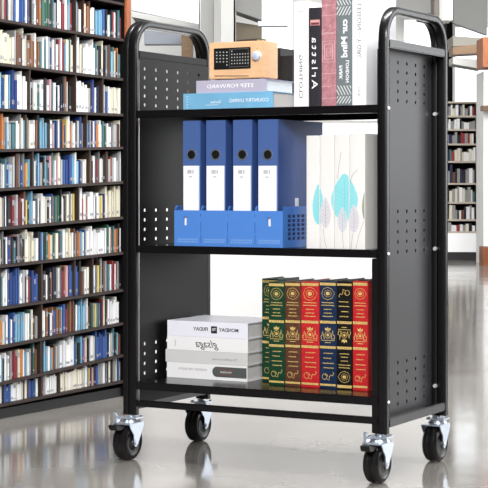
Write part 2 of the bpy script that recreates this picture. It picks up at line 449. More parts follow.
for lab, ps in seen.items():          # neighbours alike: tell them apart by what lies further along
    if len(ps) > 1:
        for p in ps:
            row = byrow[p['k']]; i = row.index(p)
            far = 'left part' if p['u'] < .15 else ('middle' if p['u'] < .3 else 'right part')
            if i >= 2: nb = 'two right of %s' % row[i - 2]['c']
            else: nb = 'near the left end'
            p['o']['label'] = '%s %s book between %s and %s, %s, %s bookcase shelf' % ('thin' if p['th'] < .0063 else ('thick' if p['th'] > .009 else 'medium'), p['c'],
                     row[i - 1]['c'] if i else 'end', row[i + 1]['c'] if i + 1 < len(row) else 'end', nb, ORD[p['k']])
cnt = {}
for p in plan:
    if 'o' in p: cnt.setdefault(p['o']['label'], []).append(p)
for lab, ps in cnt.items():
    if len(ps) > 1:
        ps.sort(key=lambda q: q['u'])
        for j, p in enumerate(ps):
            p['o']['label'] = lab.replace(' shelf', ' shelf, ' + ('leftmost', 'middle', 'rightmost', 'last')[min(j if len(ps) > 2 else j * 2, 3)])
so = obj('packed_books', stuff_bm, stuff_mats)
so.location = BA; so.rotation_euler = (0, 0, BANG)
tag(so, 'mixed books filling the far right half of the library bookcase shelves', 'books', kind='stuff')

# ------------------------------------------------------------------ far bookcase on the right, on a white plinth
FY = 16.9
fx0 = at(436, 0, FY)[0]; fx1 = at(481.5, 0, FY)[0]
t = bpy.data.objects.new('white_plinth', None); C.objects.link(t); t.location = ((fx0 + fx1) / 2, FY - .06, 0)
tag(t, 'low white plinth with black kick strip carrying the distant bookcase on the right', 'plinth')
fh = (fx1 - fx0) / 2 + .04
fzb = at(0, 232, FY)[2]
obj('body', box(-fh, fh, 0, .5, .08, fzb - .012), M_CTR, t)
obj('kick_strip', box(-fh, fh, .012, .5, 0, .0795), mat('black_kick', (14, 13, 13), .5), t)
t = bpy.data.objects.new('bookshelf', None); C.objects.link(t); t.location = ((fx0 + fx1) / 2, FY, fzb - .0115)
tag(t, 'distant open bookshelf with a tan frame, right of the cart by the white column', 'bookshelf')
zo = fzb - .0115; fh -= .04
ztop = at(0, 101, FY)[2] - zo
M_FR = mat('olive_tan_frame', (132, 116, 92), .6)
obj('side_panel', box(-fh, -fh + .03, 0, .3, 0, ztop, .002), M_FR, t)
obj('side_panel', box(fh - .035, fh, 0, .3, 0, ztop, .002), M_FR, t)
obj('back_panel', box(-fh + .03, fh - .035, .285, .3, 0, ztop), M_BCB, t)
FB = [101.5, 115.6, 129, 143.5, 161, 183, 202, 219.3, 231.5]
fz = [at(0, q, FY)[2] - zo for q in FB]
for z in fz: obj('shelf', box(-fh + .0305, fh - .0355, .005, .284, max(z - .018, 0), max(z - .018, 0) + .018), mat('pale_shelf', (176, 164, 150), .6), t)
bm = bmesh.new(); fm_ = [M_PAPERV]
r2 = random.Random(5)
for k in range(1, len(fz)):
    u = -fh + .034
    gap = fz[k - 1] - fz[k] - .02
    while u < fh - .075:
        th = r2.uniform(.014, .034)
        if r2.random() < .08: u += .02; continue
        c = r2.choices(['white', 'grey', 'black', 'cream', 'red', 'brown', 'teal', 'navy'], [9, 8, 3, 5, 5 if k in (3, 4) else 1, 2, 1, 2])[0]
        m = cm(c, 0)
        if m not in fm_: fm_.append(m)
        h_ = gap * r2.uniform(.55, .95)
        zz = max(fz[k] - .018, 0) + .0185
        v, fs = bm_box(bm, u, min(u + th, fh - .037), .02, .2, zz, zz + h_ - .002, fm_.index(m))
        u += th + .002
o = obj('distant_books', bm, fm_)
o.location = t.location
tag(o, 'small distant books and boxes on the tan framed bookshelf', 'books', kind='stuff')

# ------------------------------------------------------------------ the book cart
cart = cthing('book_cart', 'black steel three-shelf rolling book cart with perforated ends and arched handles', 'book cart', 0, 0, 0)
CW, CDp, CH = .785, .411, 1.198
def loop_sweep(x0, x1, inset, tt, zb=.12, rad=.085, start=None, front_top=None):
    """arched rectangular tube bent round one cart end: path in y-z, width x0..x1, wall depth tt"""
    path = []
    y0 = inset + tt / 2; y1 = CDp - inset - tt / 2; zt = CH - inset - tt / 2
    r = rad - inset - tt / 2
    if front_top is None:
        path.append((y0, zb, 0)); n = 12
        for i in range(n + 1):
            a = math.pi - math.pi / 2 * i / n
            path.append((y0 + r + r * math.cos(a), zt - r + r * math.sin(a), a))
    else:
        path = [(CDp - .12, zt, math.pi / 2)]; n = 12
    for i in range(n + 1):
        a = math.pi / 2 - math.pi / 2 * i / n
        path.append((y1 - r + r * math.cos(a), zt - r + r * math.sin(a), a))
    path.append((y1, zb, 0))
    bm = bmesh.new(); h = tt / 2; c = .0045
    X0, X1 = min(x0, x1), max(x0, x1)
    prof = [(X0 + c, -h), (X1 - c, -h), (X1 - c * .3, -h + c * .3), (X1, -h + c), (X1, h - c), (X1 - c * .3, h - c * .3), (X1 - c, h), (X0 + c, h), (X0 + c * .3, h - c * .3), (X0, h - c), (X0, -h + c), (X0 + c * .3, -h + c * .3)]
    rings = []
    for i, (y, z, a) in enumerate(path):
        if i == 0 and front_top is None: nv = (-1, 0)
        elif i == len(path) - 1: nv = (1, 0)
        else: nv = (math.cos(a), math.sin(a))
        rings.append([bm.verts.new((px, y + nv[0] * q, z + nv[1] * q)) for px, q in prof])
    for A, B in zip(rings[:-1], rings[1:]):
        for i in range(len(prof)):
            j = (i + 1) % len(prof)
            bm.faces.new((A[i], A[j], B[j], B[i]))
    bm.faces.new(rings[0]); bm.faces.new(rings[-1])
    return bm
def panel(xa, xb, y0, y1, z0, z1, hy, hz, r=.0052):
    """sheet standing in the y-z plane with real round holes"""
    bm = bmesh.new()
    ys = {round(y0, 5), round(y1, 5)}; zs = {round(z0, 5), round(z1, 5)}
    e = r * 1.5
    for y in hy: ys |= {round(y - e, 5), round(y + e, 5)}
    for z in hz: zs |= {round(z - e, 5), round(z + e, 5)}
    ys = sorted(ys); zs = sorted(zs)
    V = {}
    def vv(x, y, z):
        k = (round(x, 6), round(y, 6), round(z, 6))
        if k not in V: V[k] = bm.verts.new(k)
        return V[k]
    for a, b_ in zip(ys[:-1], ys[1:]):
        for c, d in zip(zs[:-1], zs[1:]):
            my, mz = (a + b_) / 2, (c + d) / 2
            hole = any(abs(my - y) < 1e-3 for y in hy) and any(abs(mz - z) < 1e-3 for z in hz) and abs((b_ - a) - 2 * e) < 1e-4
            for x in (xa, xb):
                if not hole:
                    bm.faces.new([vv(x, a, c), vv(x, b_, c), vv(x, b_, d), vv(x, a, d)])
                else:
                    q = [vv(x, a, c), vv(x, b_, c), vv(x, b_, d), vv(x, a, d)]
                    ring = [vv(x, my + r * math.cos(t_), mz + r * math.sin(t_)) for t_ in [R(225 + 45 * i) for i in range(8)]]
                    for i in range(4):
                        bm.faces.new([q[i], q[(i + 1) % 4], ring[(2 * i + 2) % 8], ring[2 * i + 1], ring[2 * i]])
            if hole:
                ra = [vv(xa, my + r * math.cos(R(225 + 45 * i)), mz + r * math.sin(R(225 + 45 * i))) for i in range(8)]
                rb = [vv(xb, my + r * math.cos(R(225 + 45 * i)), mz + r * math.sin(R(225 + 45 * i))) for i in range(8)]
                for i in range(8): bm.faces.new((ra[i], ra[(i + 1) % 8], rb[(i + 1) % 8], rb[i]))
    return bm
HY = [.047 + .0585 * i for i in range(6)]
HZ = [.9435 + .0245 * i for i in range(5)] + [.5705 + .0263 * i for i in range(5)] + [.176 + .0268 * i for i in range(6)]
HZ[0] = .9625 - .0
HZ[:5] = [.9640 + .0 * 0, .9885, 1.0125, 1.0385, 1.0625]
def end(xs_, side):
    # xs_: (outer tube x0,x1), (inner tube x0,x1), panel (xa, xb)
    (a0, a1), (b0, b1), (pa, pb), (c0, c1) = xs_
    fr = obj('end_frame', loop_sweep(a0, a1, 0, .02), M_BLACK, cart, True)
    if side == 'L':
        obj('inner_tube', loop_sweep(b0, b1, .0006, .0195), M_BLACK, fr, True)
    else:
        obj('inner_tube', loop_sweep(b0, b1, .0006, .0195, front_top=1), M_BLACK, fr, True)
        obj('front_flange', box(b0, b1, .0065, .0415, .12, .5595, .0015), M_BLACK, fr)
    hz_ = HZ[:10] + ([z + .0002 for z in HZ[12:]] if side == 'L' else HZ[10:15])
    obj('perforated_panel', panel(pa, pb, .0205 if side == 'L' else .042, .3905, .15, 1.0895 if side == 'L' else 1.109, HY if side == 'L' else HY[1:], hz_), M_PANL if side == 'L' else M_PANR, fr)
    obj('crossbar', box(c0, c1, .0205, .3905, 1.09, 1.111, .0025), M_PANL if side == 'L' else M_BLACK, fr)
    obj('bottom_rail', box(c0, c1, .0205, .3905, .1345, .157, .0025), M_BLACK, fr)
    return fr
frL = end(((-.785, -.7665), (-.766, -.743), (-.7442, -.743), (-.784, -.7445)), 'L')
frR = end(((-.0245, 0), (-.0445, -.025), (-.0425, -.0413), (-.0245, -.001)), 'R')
obj('hole_blocking_sheet', box(-.0447, -.0437, .042, .3905, .15, 1.0895), M_BLACK, frR)  # added blind sheet, blocks the bright background so the holes look dark
for (y, z) in ((.0098, .937), (.0098, .572), (.0098, .2)):
    bm = bmesh.new(); bm_cyl(bm, (.0002, y, z), (1, 0, 0), .0045, .0035, .003, 12); obj('screw', bm, M_SCREW, frR, True)
for z in (.937, .572, .2):
    bm = bmesh.new(); bm_cyl(bm, (-.0295, .3895, z), (0, -1, 0), .0062, .005, .006, 12); obj('screw', bm, M_SCREW, frR, True)
# shelves: tray with rolled lip; front lip runs past the flange
for zt, zb in ((.9463, .9258), (.5814, .5610), (.2120, .1905)):
    bm = bmesh.new()
    bm_prism(bm, [(0.0006, zb), (.012, zb), (.012, zb + .004), (.0045, zb + .004), (.0045, zt - .004), (.39, zt - .004), (.39, zb), (.4, zb), (.4, zt), (.0006, zt)], 'x', -.7425, -.046)
    bm_box(bm, -.046, -.0252, .0006, .0045, zb, zt)
    bmesh.ops.bevel(bm, geom=[e for e in bm.edges if abs(e.verts[0].co.y - .0006) < 1e-5 and abs(e.verts[1].co.y - .0006) < 1e-5], offset=.0014, segments=2, affect='EDGES')
    obj('shelf', bm, M_SHELF, cart)
# lower stretchers front and back
obj('stretcher', box(-.7425, -.0252, .0006, .018, .1435, .1605, .002), M_BLACK, cart)
obj('stretcher', box(-.7425, -.0455, .392, .409, .1435, .1605, .002), M_BLACK, cart)

# casters
def caster(x, y, pedal=-1, swing=0):
    """stem socket above, wheel trailing to the front of the cart; local origin at the stem, on the floor"""
    e = bpy.data.objects.new('caster', None); C.objects.link(e); e.parent = cart; e.location = (x, y, 0)
    e.rotation_euler = (0, 0, swing)
    wy = -.02
    # wheel: two discs with a tread groove between
    bm = bmesh.new(); WR = 1.05
    bm_lathe(bm, (-.021, wy, .04935), (1, 0, 0), [(a * WR, b_) for a, b_ in [(.034, 0), (.041, .001), (.0462, .006), (.047, .012), (.0462, .0165), (.0428, .0195), (.0428, .0225), (.0462, .0255), (.047, .030), (.0462, .036), (.041, .041), (.036, .042), (.033, .0402), (.024, .0385), (.020, .0395), (.012, .0425)]], 40)
    wl = obj('wheel', bm, M_RUBBER, e, True)
    bm = bmesh.new(); bm_lathe(bm, (-.0245, wy, .047), (1, 0, 0), [(.010, 0), (.0125, .003), (.0125, .0455), (.010, .049)], 20)
    obj('hub', bm, M_HUB, e, True)
    # fork
    bm = bmesh.new()
    for sx in (1, -1):
        xo = sx * .0265
        bm_prism(bm, [(-.052, .099), (.016, .099), (.020, .092), (.004, .066), (wy + .009, .042), (wy + .003, .037), (wy - .003, .037), (wy - .008, .043), (-.030, .070), (-.046, .088)][::1], 'x', xo - .0013, xo + .0013)
    bm_box(bm, -.0276, .0276, -.050, .019, .0975, .1005)
    bm_cyl(bm, (0, 0, .1005), (0, 0, 1), .026, .0235, .006, 28)
    bm_cyl(bm, (0, 0, .1065), (0, 0, 1), .0205, .0205, .004, 28)
    bm_cyl(bm, (.0278, wy, .047), (1, 0, 0), .0065, .0055, .003, 6)
    bm_cyl(bm, (-.0278, wy, .047), (-1, 0, 0), .0065, .0055, .003, 6)
    obj('fork', bm, M_ZINC, e, True)
    bm = bmesh.new()
    bm_box(bm, -.026, .026, -.026, .026, .1108, .1142)
    bmesh.ops.bevel(bm, geom=[q for q in bm.edges if abs(q.verts[0].co.z - q.verts[1].co.z) > .001], offset=.006, segments=3, affect='EDGES')
    bm_cyl(bm, (0, 0, .1142), (0, 0, 1), .0085, .0085, .0056, 16)
    for a in (-1, 1):
        for b_ in (-1, 1): bm_cyl(bm, (a * .019, b_ * .019, .1142), (0, 0, 1), .0045, .004, .0035, 6)
    obj('top_plate', bm, M_ZINC, e, True)
    if pedal:
        s = pedal
        bm = bmesh.new()
        if s < 0:
            bm_prism(bm, [(-.050, .094), (-.078, .099), (-.096, .103), (-.098, .098), (-.092, .087), (-.074, .087), (-.052, .090)], 'x', -.012, .014)
            bmesh.ops.bevel(bm, geom=bm.edges[:], offset=.0015, segments=1, affect='EDGES')
        else:
            bm_prism(bm, [(.022, .094), (.056, .092), (.072, .090), (.074, .084), (.05, .083), (.022, .088)], 'x', -.014, .014)
        obj('brake_pedal', bm, M_DARKIN, e)
        if s < 0:
            bm = bmesh.new(); bm_prism(bm, [(-.028, .1143), (-.052, .101), (-.058, .103), (-.060, .128), (-.055, .130), (-.048, .117), (-.030, .118)], 'x', -.020, -.012)
            obj('release_lever', bm, M_ZINC, e)
    return e
for (x, y, pd) in ((-.022, .0105, -1), (-.763, .0105, -1), (-.763, .3895, 1), (-.022, .3895, 0)):
    caster(x, y, pd)

# ------------------------------------------------------------------ things on the cart
S1, S2, S3 = .9466, .5817, .2123
def flat_book(label, px0, px1, pz0, pz1, y0, depth, cov, z0, h, group=None, pages=M_PAPER, name='book'):
    xa = onfront(px0, pz0, y0)[0]; xb = onfront(px1, pz1, y0)[0]
    hw = (xb - xa) / 2
    t = cthing(name, label, 'book', (xa + xb) / 2, y0, z0, group)
    bm = bmesh.new()
    bm_box(bm, -hw, hw, 0, .003, 0, h)
    bm_box(bm, -hw, hw, .0031, depth, 0, .0022); bm_box(bm, -hw, hw, .0031, depth, h - .0022, h)
    obj('cover', bm, cov, t)
    obj('pages', box(-hw + .003, hw - .003, .0032, depth - .003, .0023, h - .0023), pages, t)
    return t, hw
def up_book(label, px0, px1, y0, depth, cov, z0, h, group=None, gap=.0004, name='book'):
    xa = onfront(px0, 200, y0)[0] + gap; xb = onfront(px1, 200, y0)[0] - gap
    hw = (xb - xa) / 2
    t = cthing(name, label, 'book', (xa + xb) / 2, y0, z0, group)
    bm = bmesh.new()
    pr = [(-hw, .002), (-hw + .0015, .0006), (-hw * .5, 0), (hw * .5, 0), (hw - .0015, .0006), (hw, .002), (hw, depth), (hw - .0022, depth), (hw - .0022, .0045), (-hw + .0022, .0045), (-hw + .0022, depth), (-hw, depth)]
    bm_prism(bm, pr, 'z', 0, h)
    obj('cover', bm, cov, t)
    obj('pages', box(-hw + .0023, hw - .0023, .0046, depth - .003, .0025, h - .003), M_PAPERV, t)
    return t, hw
EPS = -.0006
def mirror_line(s, size, cx, cz, m, t, nm='lettering', sx=1.0, **kw):
    """lettering that reads from right to left, as in the photograph"""
    return obj(nm, text_bm(s, size, lambda u, v: (cx - u * sx, EPS, cz + v), **kw), m, t)

# --- bottom shelf: stack of four pale books
y0 = .13; zb = S3
g1 = 'pale books lying in a stack on the bottom shelf'
Zs = [onfront(205, v, y0)[1] for v in (380.2, 364.6, 352.0, 338.0, 322.4)]
sc = Zs[0]
hs = [Zs[i + 1] - Zs[i] for i in range(4)]
M_W1 = mat('cool_white_cover', (238, 239, 250), .4, .4); M_W2 = mat('bright_white_cover', (244, 244, 246), .4, .4); M_W3 = mat('pale_grey_cover', (214, 214, 214), .5, .4)
stack = []
z = zb
spec = [('white book with a dark grey rounded title block, lowest in the stack', 167.0, 247.3, M_W2), ('pale grey book with one small line of print, second in the stack', 165.6, 247.8, M_W3),
        ('white book with flowing script lettering, third in the stack', 167.2, 247.8, M_W2), ('white book titled MONDAY TO FRIDAY in mirrored capitals, top of the stack', 167.4, 247.8, M_W1)]
for i, (lb, a, b_, m) in enumerate(spec):
    t, hw = flat_book(lb, a, b_, 350, 350, y0, .21, m, z, hs[i] - .0004, g1)
    stack.append((t, hw, hs[i])); z += hs[i]
PX = stack[0][1] * 2 / 80.4     # metres per photo pixel here
def sx_(px): return (px - 207.3) * PX
t, hw, h = stack[3]
mirror_line('MONDAY', .0138, sx_(229), h * .5, M_INK, t, sx=1.0, bold=.0003); mirror_line('FRIDAY', .0138, sx_(201), h * .5, M_INK, t, sx=1.0, bold=.0003)
bm = bmesh.new(); poly(bm, [(sx_(211.3), h * .26), (sx_(217.3), h * .26), (sx_(217.3), h * .72), (sx_(211.3), h * .72)], -.0004); obj('title_block', bm, M_INK, t)
mirror_line('TO', .009, sx_(214.3), h * .5, M_WHITE, t, sx=.85, bold=.0003).location.y = -.0003
t, hw, h = stack[2]
mirror_line('glsaga', .030, sx_(207.5), h * .5, M_INK, t, sx=1.0, italic=True)
obj('small_print', text_bm('classic', .007, lambda u, v: (sx_(175.5) + v, EPS, h * .5 + u)), M_GREYINK, t)
t, hw, h = stack[1]
mirror_line('The perfect journey', .0085, sx_(226), h * .42, M_GREYINK, t, sx=1.15)
t, hw, h = stack[0]
mirror_line('WINDOW THE NORTH', .0085, sx_(193.5), h * .6, M_GREYINK, t, sx=1.0)
bm = bmesh.new()
a, b_ = sx_(213), sx_(246.8); c0, c1 = h * .2, h * .86; r = (c1 - c0) / 2
pts = [(a + r - r * math.sin(R(q)), (c0 + c1) / 2 + r * math.cos(R(q))) for q in range(0, 181, 20)] + [(b_, c0), (b_, c1)]
poly(bm, pts, -.0004); obj('title_block', bm, mat('charcoal_green', (84, 90, 88), .5), t)
mirror_line('MONOGRAM', .007, sx_(226.5), h * .52, M_WHITE, t, sx=.85).location.y = -.0004
bm = bmesh.new(); ribbon(bm, [(sx_(220), h * .68), (sx_(234), h * .68)], .0016, -.0007); ribbon(bm, [(sx_(220), h * .38), (sx_(234), h * .38)], .001, -.0007)
obj('red_rule', bm, mat('dusty_red_ink', (166, 72, 78), .5), t)

# --- bottom shelf: the gilt leather volumes
def gilt(t, hw, h, m, flip=False):
    bm = bmesh.new(); k = hw / .0195
    rr = random.Random(3)
    def Z(f): return h * (1 - f)
    def band(f0, f1):
        poly(bm, [(-hw * .93, Z(f1)), (hw * .93, Z(f1)), (hw * .93, Z(f0)), (-hw * .93, Z(f0))], EPS)
    for a, b_ in ((.014, .040), (.370, .394), (.605, .628), (.957, .976)): band(a, b_)
    def medallion(cz):
        ribbon(bm, ell(0, Z(cz), hw * .42, hw * .36, 20), .0009, EPS, closed=True)
        poly(bm, ell(0, Z(cz), hw * .24, hw * .2, 12), EPS)
        e = [(hw * .82, Z(cz)), (hw * .45, Z(cz) + hw * .5), (0, Z(cz) + hw * .66), (-hw * .5, Z(cz) + hw * .5), (-hw * .72, Z(cz)), (-hw * .5, Z(cz) - hw * .5), (0, Z(cz) - hw * .66), (hw * .45, Z(cz) - hw * .5)]
        ribbon(bm, e, .0011, EPS, closed=True)
    def line(f, wd, amp=.0011, x0=None):
        n = 16; xa = -wd / 2 if x0 is None else x0
        pts = [(xa + wd * i / n, Z(f) + amp * (1 if i % 2 else -1) * rr.uniform(.3, 1.0)) for i in range(n + 1)]
        ribbon(bm, pts, .0017, EPS)
    medallion(.115)
    for f, wd in ((.20, 1.4), (.225, 1.5), (.262, .9), (.298, .9), (.328, 1.2)): line(f, hw * wd)
    # crest: crown, shield and two supporters
    cz = .49
    poly(bm, [(-hw * .3, Z(.46)), (-hw * .36, Z(.432)), (-hw * .15, Z(.442)), (0, Z(.425)), (hw * .15, Z(.442)), (hw * .36, Z(.432)), (hw * .3, Z(.46))], EPS)
    ribbon(bm, ell(0, Z(cz + .01), hw * .32, hw * .36, 14), .0013, EPS, closed=True)
    ribbon(bm, [(hw * .40, Z(.54)), (hw * .46, Z(.50)), (hw * .60, Z(.455)), (hw * .62, Z(.50)), (hw * .80, Z(.505)), (hw * .76, Z(.54)), (hw * .5, Z(.535))], .0018, EPS)
    ribbon(bm, [(-hw * .40, Z(.54)), (-hw * .48, Z(.50)), (-hw * .62, Z(.47)), (-hw * .66, Z(.505)), (-hw * .80, Z(.515)), (-hw * .74, Z(.54))], .0018, EPS)
    poly(bm, ell(0, Z(cz + .01), hw * .16, hw * .18, 10), EPS)
    ribbon(bm, [(-hw * .8, Z(.552)), (hw * .8, Z(.552))], .0014, EPS); line(.572, hw * .7, .0005)
    for f, wd, xo in ((.672, 1.1, -.5), (.718, .9, -.5), (.765, 1.3, -.6), (.808, 1.2, -.5)): line(f, hw * wd, .0013, hw * xo)
    def curl(cz, s=1):
        pts = []
        for i in range(26):
            a = i / 25 * 2 * math.pi * 1.25
            pts.append((-hw * .35 + hw * .36 * math.cos(a) * (1 - i / 60), Z(cz) + hw * .36 * math.sin(a) * (1 - i / 60)))
        ribbon(bm, pts, .0012, EPS)
        pts = [(-hw * .1, Z(cz + .02)), (hw * .15, Z(cz + .03)), (hw * .2, Z(cz)), (hw * .3, Z(cz - .02)), (hw * .55, Z(cz - .012)), (hw * .72, Z(cz - .035)), (hw * .6, Z(cz - .045))]
        ribbon(bm, pts, .0015, EPS)
    curl(.893)
    if flip:
        for v in bm.verts: v.co.x, v.co.z = -v.co.x, h - v.co.z
    obj('gilt_tooling', bm, M_GOLD, t)
    # dark diamonds in the bands
    bm = bmesh.new()
    for f in (.380, .616):
        for i in range(5):
            x = hw * (-.6 + .3 * i)
            poly(bm, [(x - .0013, Z(f)), (x, Z(f) - .0013), (x + .0013, Z(f)), (x, Z(f) + .0013)], EPS - .0003)
    if flip:
        for v in bm.verts: v.co.x, v.co.z = -v.co.x, h - v.co.z
    obj('band_ornament', bm, m, t)
    # small dome head and tail of the spine
LG = mat('green_leather', (14, 62, 40), .35, .5, noise=.2, nscale=90); LB = mat('brown_leather', (92, 56, 40), .38, .5, noise=.2, nscale=90)
LR = mat('red_leather', (196, 36, 42), .35, .5, noise=.12, nscale=90); LN = mat('navy_leather', (18, 42, 74), .35, .5, noise=.2, nscale=90)
LK = mat('black_leather', (14, 13, 14), .35, .5)
y0 = .105
gg = 'gilt leather volumes on the bottom shelf'
vols = [('dark green leather volume with gilt tooling, standing right of the pale stack', 268.4, 284.7, LG, 282, False),
        ('brown leather volume with gilt tooling between the green and first red volumes', 284.7, 300.8, LB, 281.6, False),
        ('red leather volume with gilt tooling between the brown and navy volumes', 300.8, 319.2, LR, 281.6, False),
        ('navy leather volume with gilt tooling standing between red and black volumes', 319.2, 336.5, LN, 281.2, False),
        ('black leather volume with gilt tooling upside down, between navy and red', 336.5, 352.4, LK, 281, True),
        ('red leather volume with gilt tooling at the right end of the row', 352.4, 368.2, LR, 281.2, False)]
for lb, a, b_, m, py, fl in vols:
    h = onfront((a + b_) / 2, py, y0)[1] - S3
    t, hw = up_book(lb, a, b_, y0, .17, m, S3, h, gg)
    gilt(t, hw, h, m, fl)
yb = .165
xa = onfront(268, 281, y0)[0]
pw = OO + EX * (xa - .0006) + EY * .166
t, hw = up_book('dark green gilt volume set back at the left end, partly hidden by another', 261.6, 244 + F * pw.x / pw.y, .166, .125, LG, S3, onfront(266, 278.6, .166)[1] - S3, gg)
gilt(t, hw, onfront(266, 278.6, .166)[1] - S3, LG)

# --- middle shelf: desktop file holder with four lever arch files
y0 = .008
hx0, _ = onfront(174.3, 230, y0); hx1, _ = onfront(282.8, 230, y0)
hz = onfront(176, 210.2, y0)[1] - S2
HB = mat('blue_plastic', (76, 130, 208), .42, .5); HBD = mat('blue_plastic_mesh_edge', (150, 188, 232), .5)
t = cthing('file_holder', 'blue plastic desktop file holder with perforated side holding four blue files', 'file holder', (hx0 + hx1) / 2, y0, S2)
hw = (hx1 - hx0) / 2; HD = .285
# front plate with dashed slots and finger windows
bm = bmesh.new()
bays = [-hw + 2 * hw * i / 4 for i in range(5)]
slots = []
cuts = []
for x in bays[1:4]:
    for (a, b_) in ((.10, .17), (.33, .62), (.68, .92)): cuts.append((x - .0009, x + .0009, hz * (1 - b_), hz * (1 - a)))
for x in (bays[0] * .63 + bays[1] * .37 + .004, bays[3] * .63 + bays[4] * .37 + .012): cuts.append((x - .0045, x + .0045, hz * .58, hz * .83))
xs_ = sorted({-hw, hw} | {c[0] for c in cuts} | {c[1] for c in cuts}); zs_ = sorted({0, hz} | {c[2] for c in cuts} | {c[3] for c in cuts})
for a, b_ in zip(xs_[:-1], xs_[1:]):
    for c, d in zip(zs_[:-1], zs_[1:]):
        mx, mz = (a + b_) / 2, (c + d) / 2
        if any(q[0] < mx < q[1] and q[2] < mz < q[3] for q in cuts): continue
        bm_box(bm, a, b_, 0, .0025, c, d)
bmesh.ops.remove_doubles(bm, verts=bm.verts[:], dist=1e-6)
obj('front_plate', bm, HB, t)
bm = bmesh.new()
for i in range(4):
    for j in range(13):
        x = bays[i] + 2 * hw / 4 * (.14 + .06 * j)
        for r_ in range(2):
            q = x + (.0012 if r_ else 0)
            poly(bm, [(q - .0008, hz * (.10 + .065 * r_)), (q + .0008, hz * (.10 + .065 * r_)), (q + .0018, hz * (.145 + .065 * r_)), (q + .0002, hz * (.145 + .065 * r_))], -.0004)
obj('grip_pattern', bm, HBD, t)
obj('base_plate', box(-hw, hw, .003, HD, 0, .003), HB, t)
obj('back_plate', box(-hw, hw, HD + .0003, HD + .0025, 0, hz * 1.25), HB, t)
for i in range(5):
    x = bays[i]; hh_ = hz * 1.12
    xo = (0.0 if i == 0 else (-.0022 if i == 4 else -.0011))
    yl = [.0, .02, .10, HD]
    if i < 4:
        bm = bmesh.new()
        bm_prism(bm, [(.003, .0032), (HD - .001, .0032), (HD - .001, hh_), (.03, hh_), (.012, hz * 1.08), (.003, hz)], 'x', x + xo, x + xo + .0022)
        # little rounded ear by the front edge
        for q in range(8):
            a = math.pi * q / 7
        bm_cyl(bm, (x + xo, .014, hz * 1.04), (1, 0, 0), .009, .009, .0022, 14)
        obj('divider', bm, HB, t)
    else:
        # perforated side: slanted openings
        bm = bmesh.new()
        ny, nz = 9, 6; ya, yb_, za, zb_ = .022, HD - .03, hz * .2, hz * .93
        def sl(y, z): return (x + xo, y + (z - za) * -.18, z)
        w1, w2 = .35, .45
        V = {}
        def vx(y, z, o_):
            k = (round(y, 5), round(z, 5), o_)
            if k not in V:
                V[k] = bm.verts.new((x + xo + o_, y, z))
            return V[k]
        ygrid = [.003, ya]; 
        py_ = (yb_ - ya) / ny; pz_ = (zb_ - za) / nz
        for j in range(ny): ygrid += [ya + py_ * (j + .28), ya + py_ * (j + 1)] if j else [ya + py_ * .28, ya + py_]
        ygrid += [HD - .001]; zgrid = [.0032, za]
        for j in range(nz): zgrid += [za + pz_ * (j + .7), za + pz_ * (j + 1)]
        zgrid += [hh_]
        ygrid = sorted(set(ygrid)); zgrid = sorted(set(zgrid))
        for a, b_ in zip(ygrid[:-1], ygrid[1:]):
            for c, d in zip(zgrid[:-1], zgrid[1:]):
                my, mz = (a + b_) / 2, (c + d) / 2
                if ya < my < yb_ and za < mz < zb_:
                    fy = ((my - ya) / py_) % 1; fz_ = ((mz - za) / pz_) % 1
                    if fy > .28 and fz_ < .7: continue
                vs = [(a, c), (b_, c), (b_, d), (a, d)]
                for o_ in (0, .0022): bm.faces.new([vx(q[0], q[1], o_) for q in vs])
        obj('perforated_side', bm, HB, t)
BF = mat('blue_file_board', (58, 86, 148), .5, .4, bump=.2, nscale=500); BFS = mat('blue_file_spine', (70, 98, 156), .42, .45, bump=.15, nscale=500)
M_RING = mat('chrome_ring', (220, 222, 226), .2, .5, .9)
fy = y0 + .012
spans = [(182.9, 200.2, 120.8), (206.0, 225.4, 120.4), (232.9, 251.9, 120), (257.9, 277.8, 119.6)]
flabs = ['leftmost blue lever arch file with white label in the blue holder', 'second blue lever arch file from the left in the blue holder',
         'third blue lever arch file from the left in the blue holder', 'rightmost blue lever arch file in the holder, its wide side showing']
